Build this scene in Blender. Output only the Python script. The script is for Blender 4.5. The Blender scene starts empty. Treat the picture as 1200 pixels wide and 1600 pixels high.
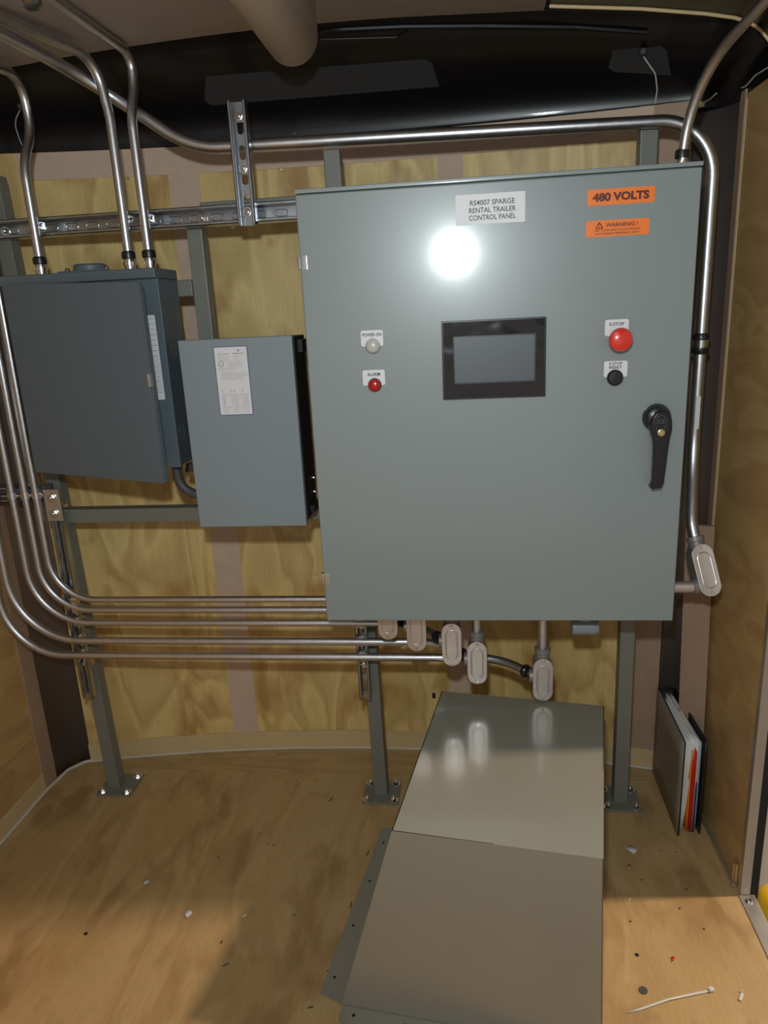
import bpy, bmesh, math, random
from mathutils import Vector, Matrix
from mathutils.bvhtree import BVHTree
random.seed(7)
PI = math.pi
S = bpy.context.scene
COL = S.collection
V = Vector

# ------------------------------------------------------------------ camera
CAM = V((0.32404, -1.48544, -0.23767)); PITCH, YAW, ROLL, FPX = 0.27210, -0.12056, -0.04966, 1118.28
cp, sp, cy, sy, cr, sr = math.cos(PITCH), math.sin(PITCH), math.cos(YAW), math.sin(YAW), math.cos(ROLL), math.sin(ROLL)
CF = V((sy*cp, cy*cp, -sp)); r0 = V((cy, -sy, 0)); u0 = r0.cross(CF)
CR = cr*r0 + sr*u0; CU = -sr*r0 + cr*u0
cd = bpy.data.cameras.new('camera'); cam = bpy.data.objects.new('camera', cd); COL.objects.link(cam)
cam.matrix_world = Matrix(((CR.x, CU.x, -CF.x, CAM.x), (CR.y, CU.y, -CF.y, CAM.y), (CR.z, CU.z, -CF.z, CAM.z), (0, 0, 0, 1)))
cd.sensor_fit = 'VERTICAL'; cd.sensor_height = 36; cd.sensor_width = 27; cd.lens = 36*FPX/1600; cd.clip_start = 0.02
S.camera = cam

# ------------------------------------------------------------------ light and exposure
vs = S.view_settings
vs.view_transform = 'Standard'; vs.look = 'None'; vs.gamma = 1.0; vs.use_curve_mapping = False; vs.exposure = 0.0
w = bpy.data.worlds.new('world'); S.world = w; w.use_nodes = True
bg = w.node_tree.nodes['Background']; bg.inputs[0].default_value = (1.0, 0.94, 0.87, 1); bg.inputs[1].default_value = 0.27

def light(name, kind, loc, energy, color, target=None, **kw):
    l = bpy.data.lights.new(name, kind); l.energy = energy; l.color = color
    for k, v in kw.items(): setattr(l, k, v)
    o = bpy.data.objects.new(name, l); COL.objects.link(o); o.location = loc
    if target is not None: o.rotation_euler = (V(target)-V(loc)).to_track_quat('-Z', 'Y').to_euler()
    return o
# work lamp at the photographer's head, daylight-white; hall light entering by the side door and the open rear
light('work_lamp', 'SPOT', (0.29, -1.485, -0.03), 46, (0.88, 0.97, 1.0), (0.30, 0, 0.0), spot_size=math.radians(172), spot_blend=1.0, shadow_soft_size=0.028)
light('side_door_light', 'AREA', (2.9, 0.13, 1.40), 92, (1.0, 0.78, 0.58), (-.1, -0.3, -1.57), shape='RECTANGLE', size=0.16, size_y=0.16)
light('rear_hall_light', 'AREA', (-0.1, -3.4, -1.0), 4, (1.0, 0.90, 0.80), (0.0, 0.2, .3), shape='RECTANGLE', size=2.4, size_y=1.6)

# ------------------------------------------------------------------ pixel ray to a plane of known depth
def ray(px, py): return CF + CR*((px-600)/FPX) - CU*((py-800)/FPX)
def P(px, py, ax, val):
    d = ray(px, py); i = 'xyz'.index(ax); return CAM + d*((val-CAM[i])/d[i])
FZ = -1.57
def wy(x): return 0.49 - 0.12*(x-0.06)**2

# ------------------------------------------------------------------ materials
def mat(name, col, rough=0.5, metal=0.0, coat=0.0, spec=0.5, bump=None, noise=None, coat_rough=0.1):
    m = bpy.data.materials.new(name); m.use_nodes = True
    nt = m.node_tree; b = nt.nodes['Principled BSDF']
    b.inputs['Base Color'].default_value = (*col, 1); b.inputs['Roughness'].default_value = rough
    b.inputs['Metallic'].default_value = metal; b.inputs['Coat Weight'].default_value = coat
    b.inputs['Coat Roughness'].default_value = coat_rough
    b.inputs['Specular IOR Level'].default_value = spec
    tc = nt.nodes.new('ShaderNodeTexCoord')
    if noise:
        sc, amt = noise
        n = nt.nodes.new('ShaderNodeTexNoise'); n.inputs['Scale'].default_value = sc; n.inputs['Detail'].default_value = 5
        nt.links.new(tc.outputs['Object'], n.inputs['Vector'])
        mx = nt.nodes.new('ShaderNodeMix'); mx.data_type = 'RGBA'
        mx.inputs[6].default_value = (*[c*(1-amt) for c in col], 1); mx.inputs[7].default_value = (*[min(1, c*(1+amt)) for c in col], 1)
        nt.links.new(n.outputs['Fac'], mx.inputs[0]); nt.links.new(mx.outputs[2], b.inputs['Base Color'])
        mr = nt.nodes.new('ShaderNodeMapRange'); mr.inputs[3].default_value = rough*0.9; mr.inputs[4].default_value = min(1, rough*1.12)
        nt.links.new(n.outputs['Fac'], mr.inputs[0]); nt.links.new(mr.outputs[0], b.inputs['Roughness'])
    if bump:
        sc, st = bump
        n = nt.nodes.new('ShaderNodeTexNoise'); n.inputs['Scale'].default_value = sc; n.inputs['Detail'].default_value = 3
        nt.links.new(tc.outputs['Object'], n.inputs['Vector'])
        bp = nt.nodes.new('ShaderNodeBump'); bp.inputs['Strength'].default_value = st; bp.inputs['Distance'].default_value = 0.001
        nt.links.new(n.outputs['Fac'], bp.inputs['Height']); nt.links.new(bp.outputs[0], b.inputs['Normal'])
    return m

def plywood(name, c0, c1, c2, scale=(1, 1, 1), grain=9.0, rough=0.45, dist=3.0, spots=True, coat=0.15):
    m = bpy.data.materials.new(name); m.use_nodes = True
    nt = m.node_tree; L = nt.links; N = nt.nodes; b = N['Principled BSDF']
    b.inputs['Roughness'].default_value = rough; b.inputs['Coat Weight'].default_value = coat; b.inputs['Coat Roughness'].default_value = 0.3
    tc = N.new('ShaderNodeTexCoord'); mp = N.new('ShaderNodeMapping'); mp.inputs['Scale'].default_value = scale
    L.new(tc.outputs['Object'], mp.inputs['Vector'])
    n1 = N.new('ShaderNodeTexNoise'); n1.inputs['Scale'].default_value = 2.2; n1.inputs['Detail'].default_value = 2; n1.inputs['Distortion'].default_value = 0.6
    L.new(mp.outputs[0], n1.inputs['Vector'])
    # contour rings of a rotary-cut veneer: bands of a smooth stretched field
    mu = N.new('ShaderNodeMath'); mu.operation = 'MULTIPLY'; mu.inputs[1].default_value = grain; L.new(n1.outputs['Fac'], mu.inputs[0])
    fr = N.new('ShaderNodeMath'); fr.operation = 'FRACT'; L.new(mu.outputs[0], fr.inputs[0])
    r1 = N.new('ShaderNodeValToRGB'); r1.color_ramp.elements[0].color = (*c0, 1); r1.color_ramp.elements[1].color = (*c1, 1)
    r1.color_ramp.elements[0].position = 0.0; r1.color_ramp.elements[1].position = 0.75
    e = r1.color_ramp.elements.new(0.97); e.color = (*c0, 1)
    L.new(fr.outputs[0], r1.inputs[0])
    # blotches
    n2 = N.new('ShaderNodeTexNoise'); n2.inputs['Scale'].default_value = 5.5; n2.inputs['Detail'].default_value = 4; n2.inputs['Distortion'].default_value = 0.4
    mp2 = N.new('ShaderNodeMapping'); mp2.inputs['Scale'].default_value = tuple(1+0.5*(s-1) for s in scale); L.new(tc.outputs['Object'], mp2.inputs['Vector']); L.new(mp2.outputs[0], n2.inputs['Vector'])
    r2 = N.new('ShaderNodeValToRGB'); r2.color_ramp.elements[0].position = 0.54; r2.color_ramp.elements[1].position = 0.68
    L.new(n2.outputs['Fac'], r2.inputs[0])
    mm = N.new('ShaderNodeMath'); mm.operation = 'MULTIPLY'; mm.inputs[1].default_value = 0.8 if spots else 0.3; L.new(r2.outputs[0], mm.inputs[0])
    mx = N.new('ShaderNodeMix'); mx.data_type = 'RGBA'; mx.inputs[7].default_value = (*c2, 1)
    L.new(r1.outputs[0], mx.inputs[6]); L.new(mm.outputs[0], mx.inputs[0])
    # fine fibre
    n3 = N.new('ShaderNodeTexNoise'); n3.inputs['Scale'].default_value = 40; n3.inputs['Detail'].default_value = 4
    mp3 = N.new('ShaderNodeMapping'); mp3.inputs['Scale'].default_value = tuple(s*s for s in scale); L.new(tc.outputs['Object'], mp3.inputs['Vector']); L.new(mp3.outputs[0], n3.inputs['Vector'])
    r3 = N.new('ShaderNodeMapRange'); r3.inputs[3].default_value = 0.82; r3.inputs[4].default_value = 1.16; L.new(n3.outputs['Fac'], r3.inputs[0])
    m2 = N.new('ShaderNodeMix'); m2.data_type = 'RGBA'; m2.blend_type = 'MULTIPLY'; m2.inputs[0].default_value = 1
    L.new(mx.outputs[2], m2.inputs[6]); L.new(r3.outputs[0], m2.inputs[7]); L.new(m2.outputs[2], b.inputs['Base Color'])
    bp = N.new('ShaderNodeBump'); bp.inputs['Strength'].default_value = 0.15; bp.inputs['Distance'].default_value = 0.001
    L.new(n3.outputs['Fac'], bp.inputs['Height']); L.new(bp.outputs[0], b.inputs['Normal'])
    return m

M = {}
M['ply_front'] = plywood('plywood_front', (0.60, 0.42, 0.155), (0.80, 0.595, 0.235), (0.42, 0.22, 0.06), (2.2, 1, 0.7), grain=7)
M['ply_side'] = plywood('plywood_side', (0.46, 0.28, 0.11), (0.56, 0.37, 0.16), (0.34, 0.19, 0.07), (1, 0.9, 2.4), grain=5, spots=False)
M['ply_floor'] = plywood('plywood_floor', (0.44, 0.29, 0.125), (0.51, 0.35, 0.165), (0.31, 0.185, 0.075), (2.6, 0.8, 1), grain=5, rough=0.4)
M['luan'] = mat('luan_strip', (0.62, 0.46, 0.34), 0.6, noise=(30, 0.12), bump=(200, 0.1))
M['mdf'] = mat('brown_board', (0.40, 0.27, 0.185), 0.55, noise=(25, 0.12))
M['pine'] = mat('pale_pine', (0.62, 0.47, 0.25), 0.5, noise=(18, 0.1))
M['ceiling'] = mat('ceiling_panel', (0.84, 0.79, 0.80), 0.7, noise=(12, 0.05))
M['tan'] = mat('tan_plastic', (0.86, 0.79, 0.69), 0.35, noise=(9, 0.05))
M['nose'] = mat('black_gloss', (0.004, 0.004, 0.006), 0.32, coat=0.12, spec=0.32, bump=(6, 0.5), coat_rough=0.05)
M['nose_dull'] = mat('black_satin', (0.035, 0.036, 0.04), 0.36, spec=0.5, bump=(25, 0.3))
M['panel'] = mat('grey_enamel', (0.235, 0.275, 0.275), 0.34, coat=0.55, coat_rough=0.13, spec=0.5, bump=(700, 0.04))
M['panel_edge'] = mat('grey_enamel_body', (0.225, 0.26, 0.255), 0.38)
M['darkgrey'] = mat('slate_enamel', (0.105, 0.13, 0.15), 0.45, bump=(600, 0.1))
M['slate_light'] = mat('slate_enamel_frame', (0.10, 0.135, 0.16), 0.38)
M['transformer'] = mat('light_grey_enamel', (0.23, 0.275, 0.30), 0.42, bump=(600, 0.05))
M['frame'] = mat('frame_paint', (0.185, 0.19, 0.165), 0.42, bump=(300, 0.1))
M['cover'] = mat('olive_grey_enamel', (0.265, 0.26, 0.215), 0.28, metal=0.05, spec=0.8, coat=0.8, coat_rough=0.12, bump=(500, 0.03))
M['emt'] = mat('galvanised_tube', (0.60, 0.60, 0.62), 0.36, metal=1.0, noise=(60, 0.12), bump=(150, 0.15))
M['strut'] = mat('galvanised_channel', (0.46, 0.49, 0.53), 0.30, metal=1.0, noise=(40, 0.2))
M['zinc'] = mat('zinc_bolt', (0.72, 0.72, 0.72), 0.2, metal=1.0)
M['cast'] = mat('cast_aluminium', (0.24, 0.23, 0.22), 0.45, metal=0.35, bump=(300, 0.2))
M['cast_cover'] = mat('cover_plate', (0.62, 0.55, 0.50), 0.35, metal=0.75, noise=(50, 0.1))
M['alu'] = mat('mill_aluminium', (0.62, 0.58, 0.52), 0.33, metal=0.85, noise=(20, 0.08))
M['corner'] = mat('stainless_corner', (0.31, 0.27, 0.255), 0.36, metal=0.75, noise=(6, 0.1))
M['black'] = mat('black_plastic', (0.012, 0.012, 0.013), 0.32)
M['blackm'] = mat('black_matte', (0.010, 0.010, 0.011), 0.6)
M['rubber'] = mat('dark_hose', (0.07, 0.07, 0.072), 0.5)
M['white'] = mat('white_label', (0.72, 0.72, 0.74), 0.45)
M['orange'] = mat('orange_label', (0.90, 0.20, 0.015), 0.45)
M['ink'] = mat('ink', (0.03, 0.03, 0.035), 0.5)
M['inkred'] = mat('dark_red_ink', (0.10, 0.012, 0.01), 0.5)
M['inkblue'] = mat('blue_ink', (0.04, 0.05, 0.25), 0.5)
M['inkgrey'] = mat('grey_ink', (0.22, 0.22, 0.25), 0.5)
M['red'] = mat('red_plastic', (0.72, 0.035, 0.02), 0.25, coat=0.5)
M['redlens'] = mat('red_lens', (0.45, 0.008, 0.01), 0.2, coat=0.6)
M['whitelens'] = mat('white_lens', (0.50, 0.50, 0.47), 0.35, coat=0.3)
M['screen'] = mat('grey_screen', (0.075, 0.088, 0.10), 0.4, spec=0.5)
M['wire'] = mat('grey_wire', (0.55, 0.55, 0.53), 0.5)
M['caulk'] = mat('white_caulk', (0.6, 0.56, 0.48), 0.6)
M['paper'] = mat('paper', (0.75, 0.74, 0.72), 0.7)
M['bluepaper'] = mat('blue_grey_paper', (0.38, 0.46, 0.50), 0.6)
M['taborange'] = mat('orange_divider', (0.75, 0.22, 0.02), 0.5)
M['tabred'] = mat('red_divider', (0.55, 0.02, 0.012), 0.5)
M['tabblue'] = mat('navy_divider', (0.03, 0.035, 0.12), 0.5)
M['bindertan'] = mat('binder_cover', (0.24, 0.20, 0.16), 0.45)
M['yellow'] = mat('yellow_plastic', (0.85, 0.52, 0.01), 0.35)
M['ytape'] = mat('masking_tape', (0.66, 0.58, 0.34), 0.6)
M['ground'] = mat('hall_floor', (0.30, 0.27, 0.24), 0.3, noise=(5, 0.2))
M['outwall'] = mat('hall_wall', (0.70, 0.66, 0.62), 0.6)
M['brass'] = mat('brass_plated', (0.65, 0.52, 0.28), 0.35, metal=0.9)
M['translucent'] = mat('nylon', (0.66, 0.63, 0.58), 0.35)
M['film'] = mat('film_over_black', (0.008, 0.008, 0.010), 0.12, coat=0.25, spec=0.4)

# ------------------------------------------------------------------ object helpers
def wpos(o):
    p = V((0, 0, 0))
    while o is not None: p = p + o.location; o = o.parent
    return p
def obj(name, bm, m, parent=None, sharp=32, solid=None):
    bmesh.ops.recalc_face_normals(bm, faces=bm.faces)
    if parent is not None:
        bmesh.ops.translate(bm, verts=bm.verts, vec=-wpos(parent))
    me = bpy.data.meshes.new(name); bm.to_mesh(me); bm.free()
    for p in me.polygons: p.use_smooth = True
    me.set_sharp_from_angle(angle=math.radians(sharp))
    me.materials.append(M[m] if isinstance(m, str) else m)
    o = bpy.data.objects.new(name, me); COL.objects.link(o)
    if parent is not None: o.parent = parent
    if sharp < 45 and not solid and len(me.polygons) < 6000:
        wn = o.modifiers.new('normals', 'WEIGHTED_NORMAL'); wn.keep_sharp = True; wn.weight = 100; wn.mode = 'FACE_AREA'
    if solid:
        md = o.modifiers.new('solid', 'SOLIDIFY'); md.thickness = solid; md.offset = 0
    return o
def thing(name, label, cat, loc, group=None):
    o = bpy.data.objects.new(name, None); COL.objects.link(o); o.location = loc; o.empty_display_size = 0.03
    o['label'] = label; o['category'] = cat
    if group: o['group'] = group
    return o
def tag(o, label, cat, group=None, kind=None):
    o['label'] = label; o['category'] = cat
    if group: o['group'] = group
    if kind: o['kind'] = kind
    return o
def struct(name, bm, m, **k):
    o = obj(name, bm, m, **k); o['kind'] = 'structure'; return o
def rebase(o, base):          # move a single-mesh thing's origin to its base
    o.data.transform(Matrix.Translation(-V(base))); o.location = base; return o

def B(): return bmesh.new()
def merge(bm, t):
    me = bpy.data.meshes.new('tmp'); t.to_mesh(me); t.free(); bm.from_mesh(me); bpy.data.meshes.remove(me)
def box(bm, lo, hi, bev=0.0, seg=2, mtx=None):
    t = bmesh.new()
    x0, y0, z0 = lo; x1, y1, z1 = hi
    x0, x1 = min(x0, x1), max(x0, x1); y0, y1 = min(y0, y1), max(y0, y1); z0, z1 = min(z0, z1), max(z0, z1)
    bmesh.ops.create_cube(t, size=1)
    for v in t.verts: v.co = V(((x0+x1)/2 + v.co.x*(x1-x0), (y0+y1)/2 + v.co.y*(y1-y0), (z0+z1)/2 + v.co.z*(z1-z0)))
    if bev > 0: bmesh.ops.bevel(t, geom=list(t.edges), offset=bev, segments=seg, affect='EDGES', profile=0.5)
    if mtx is not None: t.transform(mtx)
    merge(bm, t); return bm
def prism(bm, pts, n, bev=0.0, seg=2):
    """pts: planar loop of Vectors, n: extrusion vector"""
    t = bmesh.new(); n = V(n)
    a = [t.verts.new(p) for p in pts]; b = [t.verts.new(V(p)+n) for p in pts]
    t.faces.new(a); t.faces.new(b[::-1])
    for i in range(len(a)):
        j = (i+1) % len(a); t.faces.new((a[j], a[i], b[i], b[j]))
    bmesh.ops.recalc_face_normals(t, faces=t.faces)
    if bev > 0:
        far = [e for e in t.edges if all(v in b for v in e.verts)]
        bmesh.ops.bevel(t, geom=far, offset=bev, segments=seg, affect='EDGES', profile=0.5)
    merge(bm, t); return bm
def frame_of(d):
    d = V(d).normalized(); a = V((0, 0, 1)) if abs(d.z) < 0.9 else V((1, 0, 0))
    u = d.cross(a).normalized(); return d, u, u.cross(d).normalized()
def tube(bm, pts, r, n=16, caps=True):
    pts = [V(p) for p in pts]; rs = r if isinstance(r, (list, tuple)) else [r]*len(pts)
    tans = []
    for i in range(len(pts)):
        a = pts[max(i-1, 0)]; b = pts[min(i+1, len(pts)-1)]; tans.append((b-a).normalized())
    d, u, v = frame_of(tans[0]); rings = []
    for i, p in enumerate(pts):
        if i:
            q = tans[i-1].rotation_difference(tans[i]); u = q @ u
        u = (u - tans[i]*u.dot(tans[i])).normalized(); v = tans[i].cross(u)
        rings.append([bm.verts.new(p + (u*math.cos(2*PI*k/n) + v*math.sin(2*PI*k/n))*rs[i]) for k in range(n)])
    for a, b in zip(rings, rings[1:]):
        for k in range(n): bm.faces.new((a[k], a[(k+1) % n], b[(k+1) % n], b[k]))
    if caps: bm.faces.new(rings[0][::-1]); bm.faces.new(rings[-1])
    return bm
def fillet(pts, rad, seg=10):
    pts = [V(p) for p in pts]; rr = rad if isinstance(rad, (list, tuple)) else [rad]*len(pts); out = [pts[0]]
    for i in range(1, len(pts)-1):
        a, b, c = pts[i-1], pts[i], pts[i+1]; u = (a-b).normalized(); w_ = (c-b).normalized()
        ang = u.angle(w_)
        if ang > PI-0.01: out.append(b); continue
        t = rr[i]/math.tan(ang/2); t = min(t, (a-b).length*(0.92 if i == 1 else 0.49), (c-b).length*(0.92 if i == len(pts)-2 else 0.49)); r = t*math.tan(ang/2)
        bis = (u+w_).normalized(); cen = b + bis*(r/math.sin(ang/2))
        s = (b+u*t)-cen; e = (b+w_*t)-cen; tot = s.angle(e); ax = s.cross(e).normalized()
        for k in range(seg+1): out.append(cen + Matrix.Rotation(tot*k/seg, 3, ax) @ s)
    out.append(pts[-1]); return out
def lathe(bm, prof, org, axis, n=24):
    """prof: (radius, distance along axis)"""
    d, u, v = frame_of(axis); org = V(org); rings = []
    for r, h in prof:
        if r < 1e-6: rings.append([bm.verts.new(org+d*h)])
        else: rings.append([bm.verts.new(org + d*h + (u*math.cos(2*PI*k/n)+v*math.sin(2*PI*k/n))*r) for k in range(n)])
    for a, b in zip(rings, rings[1:]):
        if len(a) == 1 and len(b) == 1: continue
        for k in range(n):
            if len(a) == 1: bm.faces.new((a[0], b[k], b[(k+1) % n]))
            elif len(b) == 1: bm.faces.new((a[k], b[0], a[(k+1) % n]))
            else: bm.faces.new((a[k], b[k], b[(k+1) % n], a[(k+1) % n]))
    if len(rings[0]) > 1: bm.faces.new(rings[0])
    if len(rings[-1]) > 1: bm.faces.new(rings[-1][::-1])
    return bm
def bolt(bm, p, axis, r=0.008, washer=True):
    if washer: lathe(bm, [(r*1.7, 0), (r*1.7, 0.0015), (r*1.6, 0.002), (0, 0.002)], p, axis, 20)
    lathe(bm, [(r, 0.001), (r, r*0.85), (r*0.85, r*1.0), (0, r*1.0)], p, axis, 6)
    lathe(bm, [(r*0.5, r*0.9), (r*0.5, r*1.5), (r*0.4, r*1.6), (0, r*1.6)], p, axis, 12)
    return bm
def sheet(bm, grid):
    vs_ = [[bm.verts.new(p) for p in row] for row in grid]
    for a, b in zip(vs_, vs_[1:]):
        for k in range(len(a)-1): bm.faces.new((a[k], a[k+1], b[k+1], b[k]))
    return bm
def obround(cx, cz, w_, h_, y, n=10):
    """vertical obround outline in the XZ plane"""
    r = w_/2; out = []
    for k in range(n+1):
        a = PI*k/n; out.append(V((cx+r*math.cos(a), y, cz+h_/2-r+r*math.sin(a))))
    for k in range(n+1):
        a = PI+PI*k/n; out.append(V((cx+r*math.cos(a), y, cz-h_/2+r+r*math.sin(a))))
    return out
def rrect(cx, cz, w_, h_, r, y, n=5):
    out = []
    for sx, sz, a0 in ((1, 1, 0), (-1, 1, PI/2), (-1, -1, PI), (1, -1, 1.5*PI)):
        for k in range(n+1):
            a = a0 + PI/2*k/n; out.append(V((cx+sx*(w_/2-r)+r*math.cos(a), y, cz+sz*(h_/2-r)+r*math.sin(a))))
    return out
def text_bm(bm, s, cx, cz, y, width=None, height=None, bold=0.0, mtx=None, align='CENTER', depth=0.0002):
    cu = bpy.data.curves.new('t', 'FONT'); cu.body = s; cu.size = 1; cu.align_x = 'LEFT'; cu.offset = bold; cu.resolution_u = 3
    o = bpy.data.objects.new('t', cu); COL.objects.link(o)
    dg = bpy.context.evaluated_depsgraph_get(); me = bpy.data.meshes.new_from_object(o.evaluated_get(dg))
    bpy.data.objects.remove(o); bpy.data.curves.remove(cu)
    xs = [v.co.x for v in me.vertices]; ys = [v.co.y for v in me.vertices]
    w0 = max(xs)-min(xs); h0 = max(ys)-min(ys)
    if height is None: sx = sz = width/w0
    elif width is None: sx = sz = height/h0
    else: sx, sz = width/w0, height/h0
    mx, mz = (max(xs)+min(xs))/2, (max(ys)+min(ys))/2
    if align == 'LEFT': mx = min(xs)
    for v in me.vertices: v.co = V((cx+(v.co.x-mx)*sx, y, cz+(v.co.y-mz)*sz))
    t = bmesh.new(); t.from_mesh(me); bpy.data.meshes.remove(me)
    if mtx is not None: t.transform(mtx)
    merge(bm, t); return bm

# ------------------------------------------------------------------ the trailer shell
XL, XR = -0.951, 0.935; ZW = 0.195; YB = -2.3
def roof_z(x):
    if x > 0:
        t = [(0, .357), (.17, .355), (.495, .341), (.683, .320), (.807, .301), (.87, .288), (.91, .270), (.935, .242)]
        for (a, za), (b, zb) in zip(t, t[1:]):
            if x <= b: return za+(zb-za)*(x-a)/(b-a)
        return .242
    return .357-.055*(abs(x)/.951)**2 - (0.04*((abs(x)-.86)/.09)**2 if x < -.86 else 0)
bm = B(); box(bm, (XL-.06, YB, FZ-.03), (XR+.03, 0.60, FZ)); struct('floor', bm, 'ply_floor')
M['ply_strip'] = plywood('plywood_strip', (0.40, 0.26, 0.11), (0.50, 0.34, 0.15), (0.32, 0.19, 0.08), (0.7, 5.0, 1), grain=9, rough=0.45, spots=False)
bm = B(); X_ = [XL+.012+(XR-XL-.024)*i/30 for i in range(31)]
prism(bm, [V((x, .350, FZ)) for x in X_]+[V((x, min(wy(x), .45 if abs(x) > .9 else 1), FZ)) for x in X_[::-1]], (0, 0, .0006)); struct('trim_17', bm, 'ply_strip')
# front wall: gently bowed plywood
N = 40; xs = [-.88+(.855+.88)*i/N for i in range(N+1)]
bm = B(); pts = [V((x, wy(x), FZ)) for x in xs]+[V((x, wy(x)+.015, FZ)) for x in xs[::-1]]
prism(bm, pts, (0, 0, ZW-FZ)); struct('wall_front', bm, 'ply_front')
def bow_strip(bm, xa, xb, za, zb, th, n=12, off=0.0):
    X = [xa+(xb-xa)*i/n for i in range(n+1)]
    prism(bm, [V((x, wy(x)-off-th, za)) for x in X]+[V((x, wy(x)-off, za)) for x in X[::-1]], (0, 0, zb-za))
bm = B(); bow_strip(bm, -.80, .77, .130, ZW-.001, .003, 30); struct('trim_1', bm, 'luan')
bm = B(); bow_strip(bm, -.43, -.35, FZ+.062, .130, .0015); struct('trim_2', bm, 'luan')
bm = B(); bow_strip(bm, .262, .328, FZ+.062, .130, .0015); struct('trim_3', bm, 'luan')
bm = B(); bow_strip(bm, .772, .853, FZ+.062, ZW-.001, .003); struct('trim_4', bm, 'mdf')
bm = B(); bow_strip(bm, -.88, .853, FZ, FZ+.062, .006, 30, .0001); struct('baseboard_front', bm, 'pine')
bm = B(); tube(bm, [V((x, wy(x)-.008, FZ+.002)) for x in [-.88+1.73*i/30 for i in range(31)]], .004, 8); struct('trim_5', bm, 'caulk')
# side walls
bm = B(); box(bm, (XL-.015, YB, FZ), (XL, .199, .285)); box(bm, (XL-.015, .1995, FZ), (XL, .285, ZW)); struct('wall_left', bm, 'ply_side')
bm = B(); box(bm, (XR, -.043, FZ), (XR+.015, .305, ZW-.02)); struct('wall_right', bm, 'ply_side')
# lighter raw edge of the right plywood
bm = B(); box(bm, (XR-.0015, .3045, FZ), (XR+.014, .3075, ZW-.03)); struct('trim_6', bm, 'pine')
# rounded corners in dull stainless sheet
def arc_pts(p0, p1, corner, n=10):
    return [p0*(1-t)**2 + corner*2*t*(1-t) + p1*t*t for t in [i/n for i in range(n+1)]]
lc = arc_pts(V((XL-.004, .20, 0)), V((-.878, wy(-.878)+.004, 0)), V((XL-.004, wy(-.88), 0)))
rc = arc_pts(V((.852, wy(.852)+.003, 0)), V((XR+.006, .26, 0)), V((XR+.004, wy(.86), 0)))
bm = B(); sheet(bm, [[V((p.x, p.y, z)) for p in lc] for z in (FZ, -.6, ZW)]); struct('wall_left_corner', bm, 'corner', solid=.002)
bm = B(); sheet(bm, [[V((p.x, p.y, z)) for p in rc] for z in (FZ, -.6, ZW-.02)]); struct('wall_right_corner', bm, 'corner', solid=.002)
# brown furring strips beside the corners
bm = B(); box(bm, (XL, .235, FZ+.001), (XL+.004, .30, ZW)); struct('trim_7', bm, 'mdf')
bm = B(); box(bm, (XR-.004, .308, FZ+.3), (XR+.0, .345, ZW-.01)); struct('trim_8', bm, 'mdf')
bm = B(); box(bm, (XL, YB, FZ), (XL+.006, .235, FZ+.055), .002); struct('baseboard_left', bm, 'pine')
bm = B(); tube(bm, [V((XL+.008, YB, FZ+.002)), V((XL+.008, .235, FZ+.002)), V((XL+.02, .33, FZ+.002)), V((-.895, .372, FZ+.003)), V((-.86, .385, FZ+.003))], .005, 8); struct('trim_9', bm, 'caulk')
bm = B(); box(bm, (XR-.012, -.040, FZ), (XR, .20, FZ+.008), .002); struct('baseboard_right', bm, 'alu')
# ceiling and nose
def roof_strip(bm, xa, xb, y0, y1, dz=0, n=24):
    X = [xa+(xb-xa)*i/n for i in range(n+1)]
    sheet(bm, [[V((x, y, roof_z(x)+dz)) for x in X] for y in (y0, y1)])
bm = B(); roof_strip(bm, XL, .495, YB, .210, -.004); struct('ceiling', bm, 'ceiling', solid=.006)
bm = B(); roof_strip(bm, .495, XR, YB, .214, .004, 20); struct('ceiling_side', bm, 'nose', solid=.004)
bm = B(); X = [.505+(XR-.505)*i/24 for i in range(25)]
tube(bm, [V((x, .205, roof_z(x)-.001)) for x in X], .0035, 8); struct('trim_10', bm, 'pine')
bm = B(); box(bm, (XR+.001, YB, ZW-.025), (XR+.012, .30, .245)); struct('wall_right_cove', bm, 'nose')
# nose loft
path = [V((XL-.004, .20, 0))]+lc[1:-1]+[V((-.878+(.852+.878)*i/36, wy(-.878+(.852+.878)*i/36)+.002, 0)) for i in range(37)]+rc[1:-1]+[V((XR+.006, .21, 0))]
rows = []
NT = 18
for p in path:
    xa = max(XL, min(XR, p.x)); za = roof_z(xa)+.003; ya = .212; zw = ZW-.006-(.02 if p.x > .86 else 0)
    if p.y < .30: ya = min(.212, p.y)
    row = []
    for k in range(NT+1):
        t = (PI/2)*k/NT
        sY = 1-math.cos(t); sZ = math.sin(t)
        row.append(V((p.x+(xa-p.x)*sY, p.y+(ya-p.y)*sY, zw+(za-zw)*sZ)))
    rows.append(row)
bm = B(); sheet(bm, rows); bmesh.ops.recalc_face_normals(bm, faces=bm.faces); bm.normal_update()
NOSE = BVHTree.FromBMesh(bm); struct('wall_nose', bm, 'nose', sharp=60, solid=.003)
def nose(px, py, off=0.0):
    d = ray(px, py).normalized(); h = NOSE.ray_cast(CAM, d)
    return h[0] - d*off if h[0] else P(px, py, 'y', .3)
def nose_patch(name, corners, off, m, nx=14, ny=5):
    (a, b, c, d) = corners; g = []
    for j in range(ny+1):
        row = []
        for i in range(nx+1):
            s, t = i/nx, j/ny
            px = (a[0]*(1-s)+b[0]*s)*(1-t)+(d[0]*(1-s)+c[0]*s)*t; py = (a[1]*(1-s)+b[1]*s)*(1-t)+(d[1]*(1-s)+c[1]*s)*t
            o_ = off if 0 < i < nx and 0 < j < ny else 0.0005
            row.append(nose(px, py, o_))
        g.append(row)
    bm = B(); sheet(bm, g); return struct(name, bm, m, sharp=50)
nose_patch('trim_11', [(318, 117), (676, 89), (690, 137), (316, 168)], .007, 'nose_dull', 24, 5)
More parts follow.
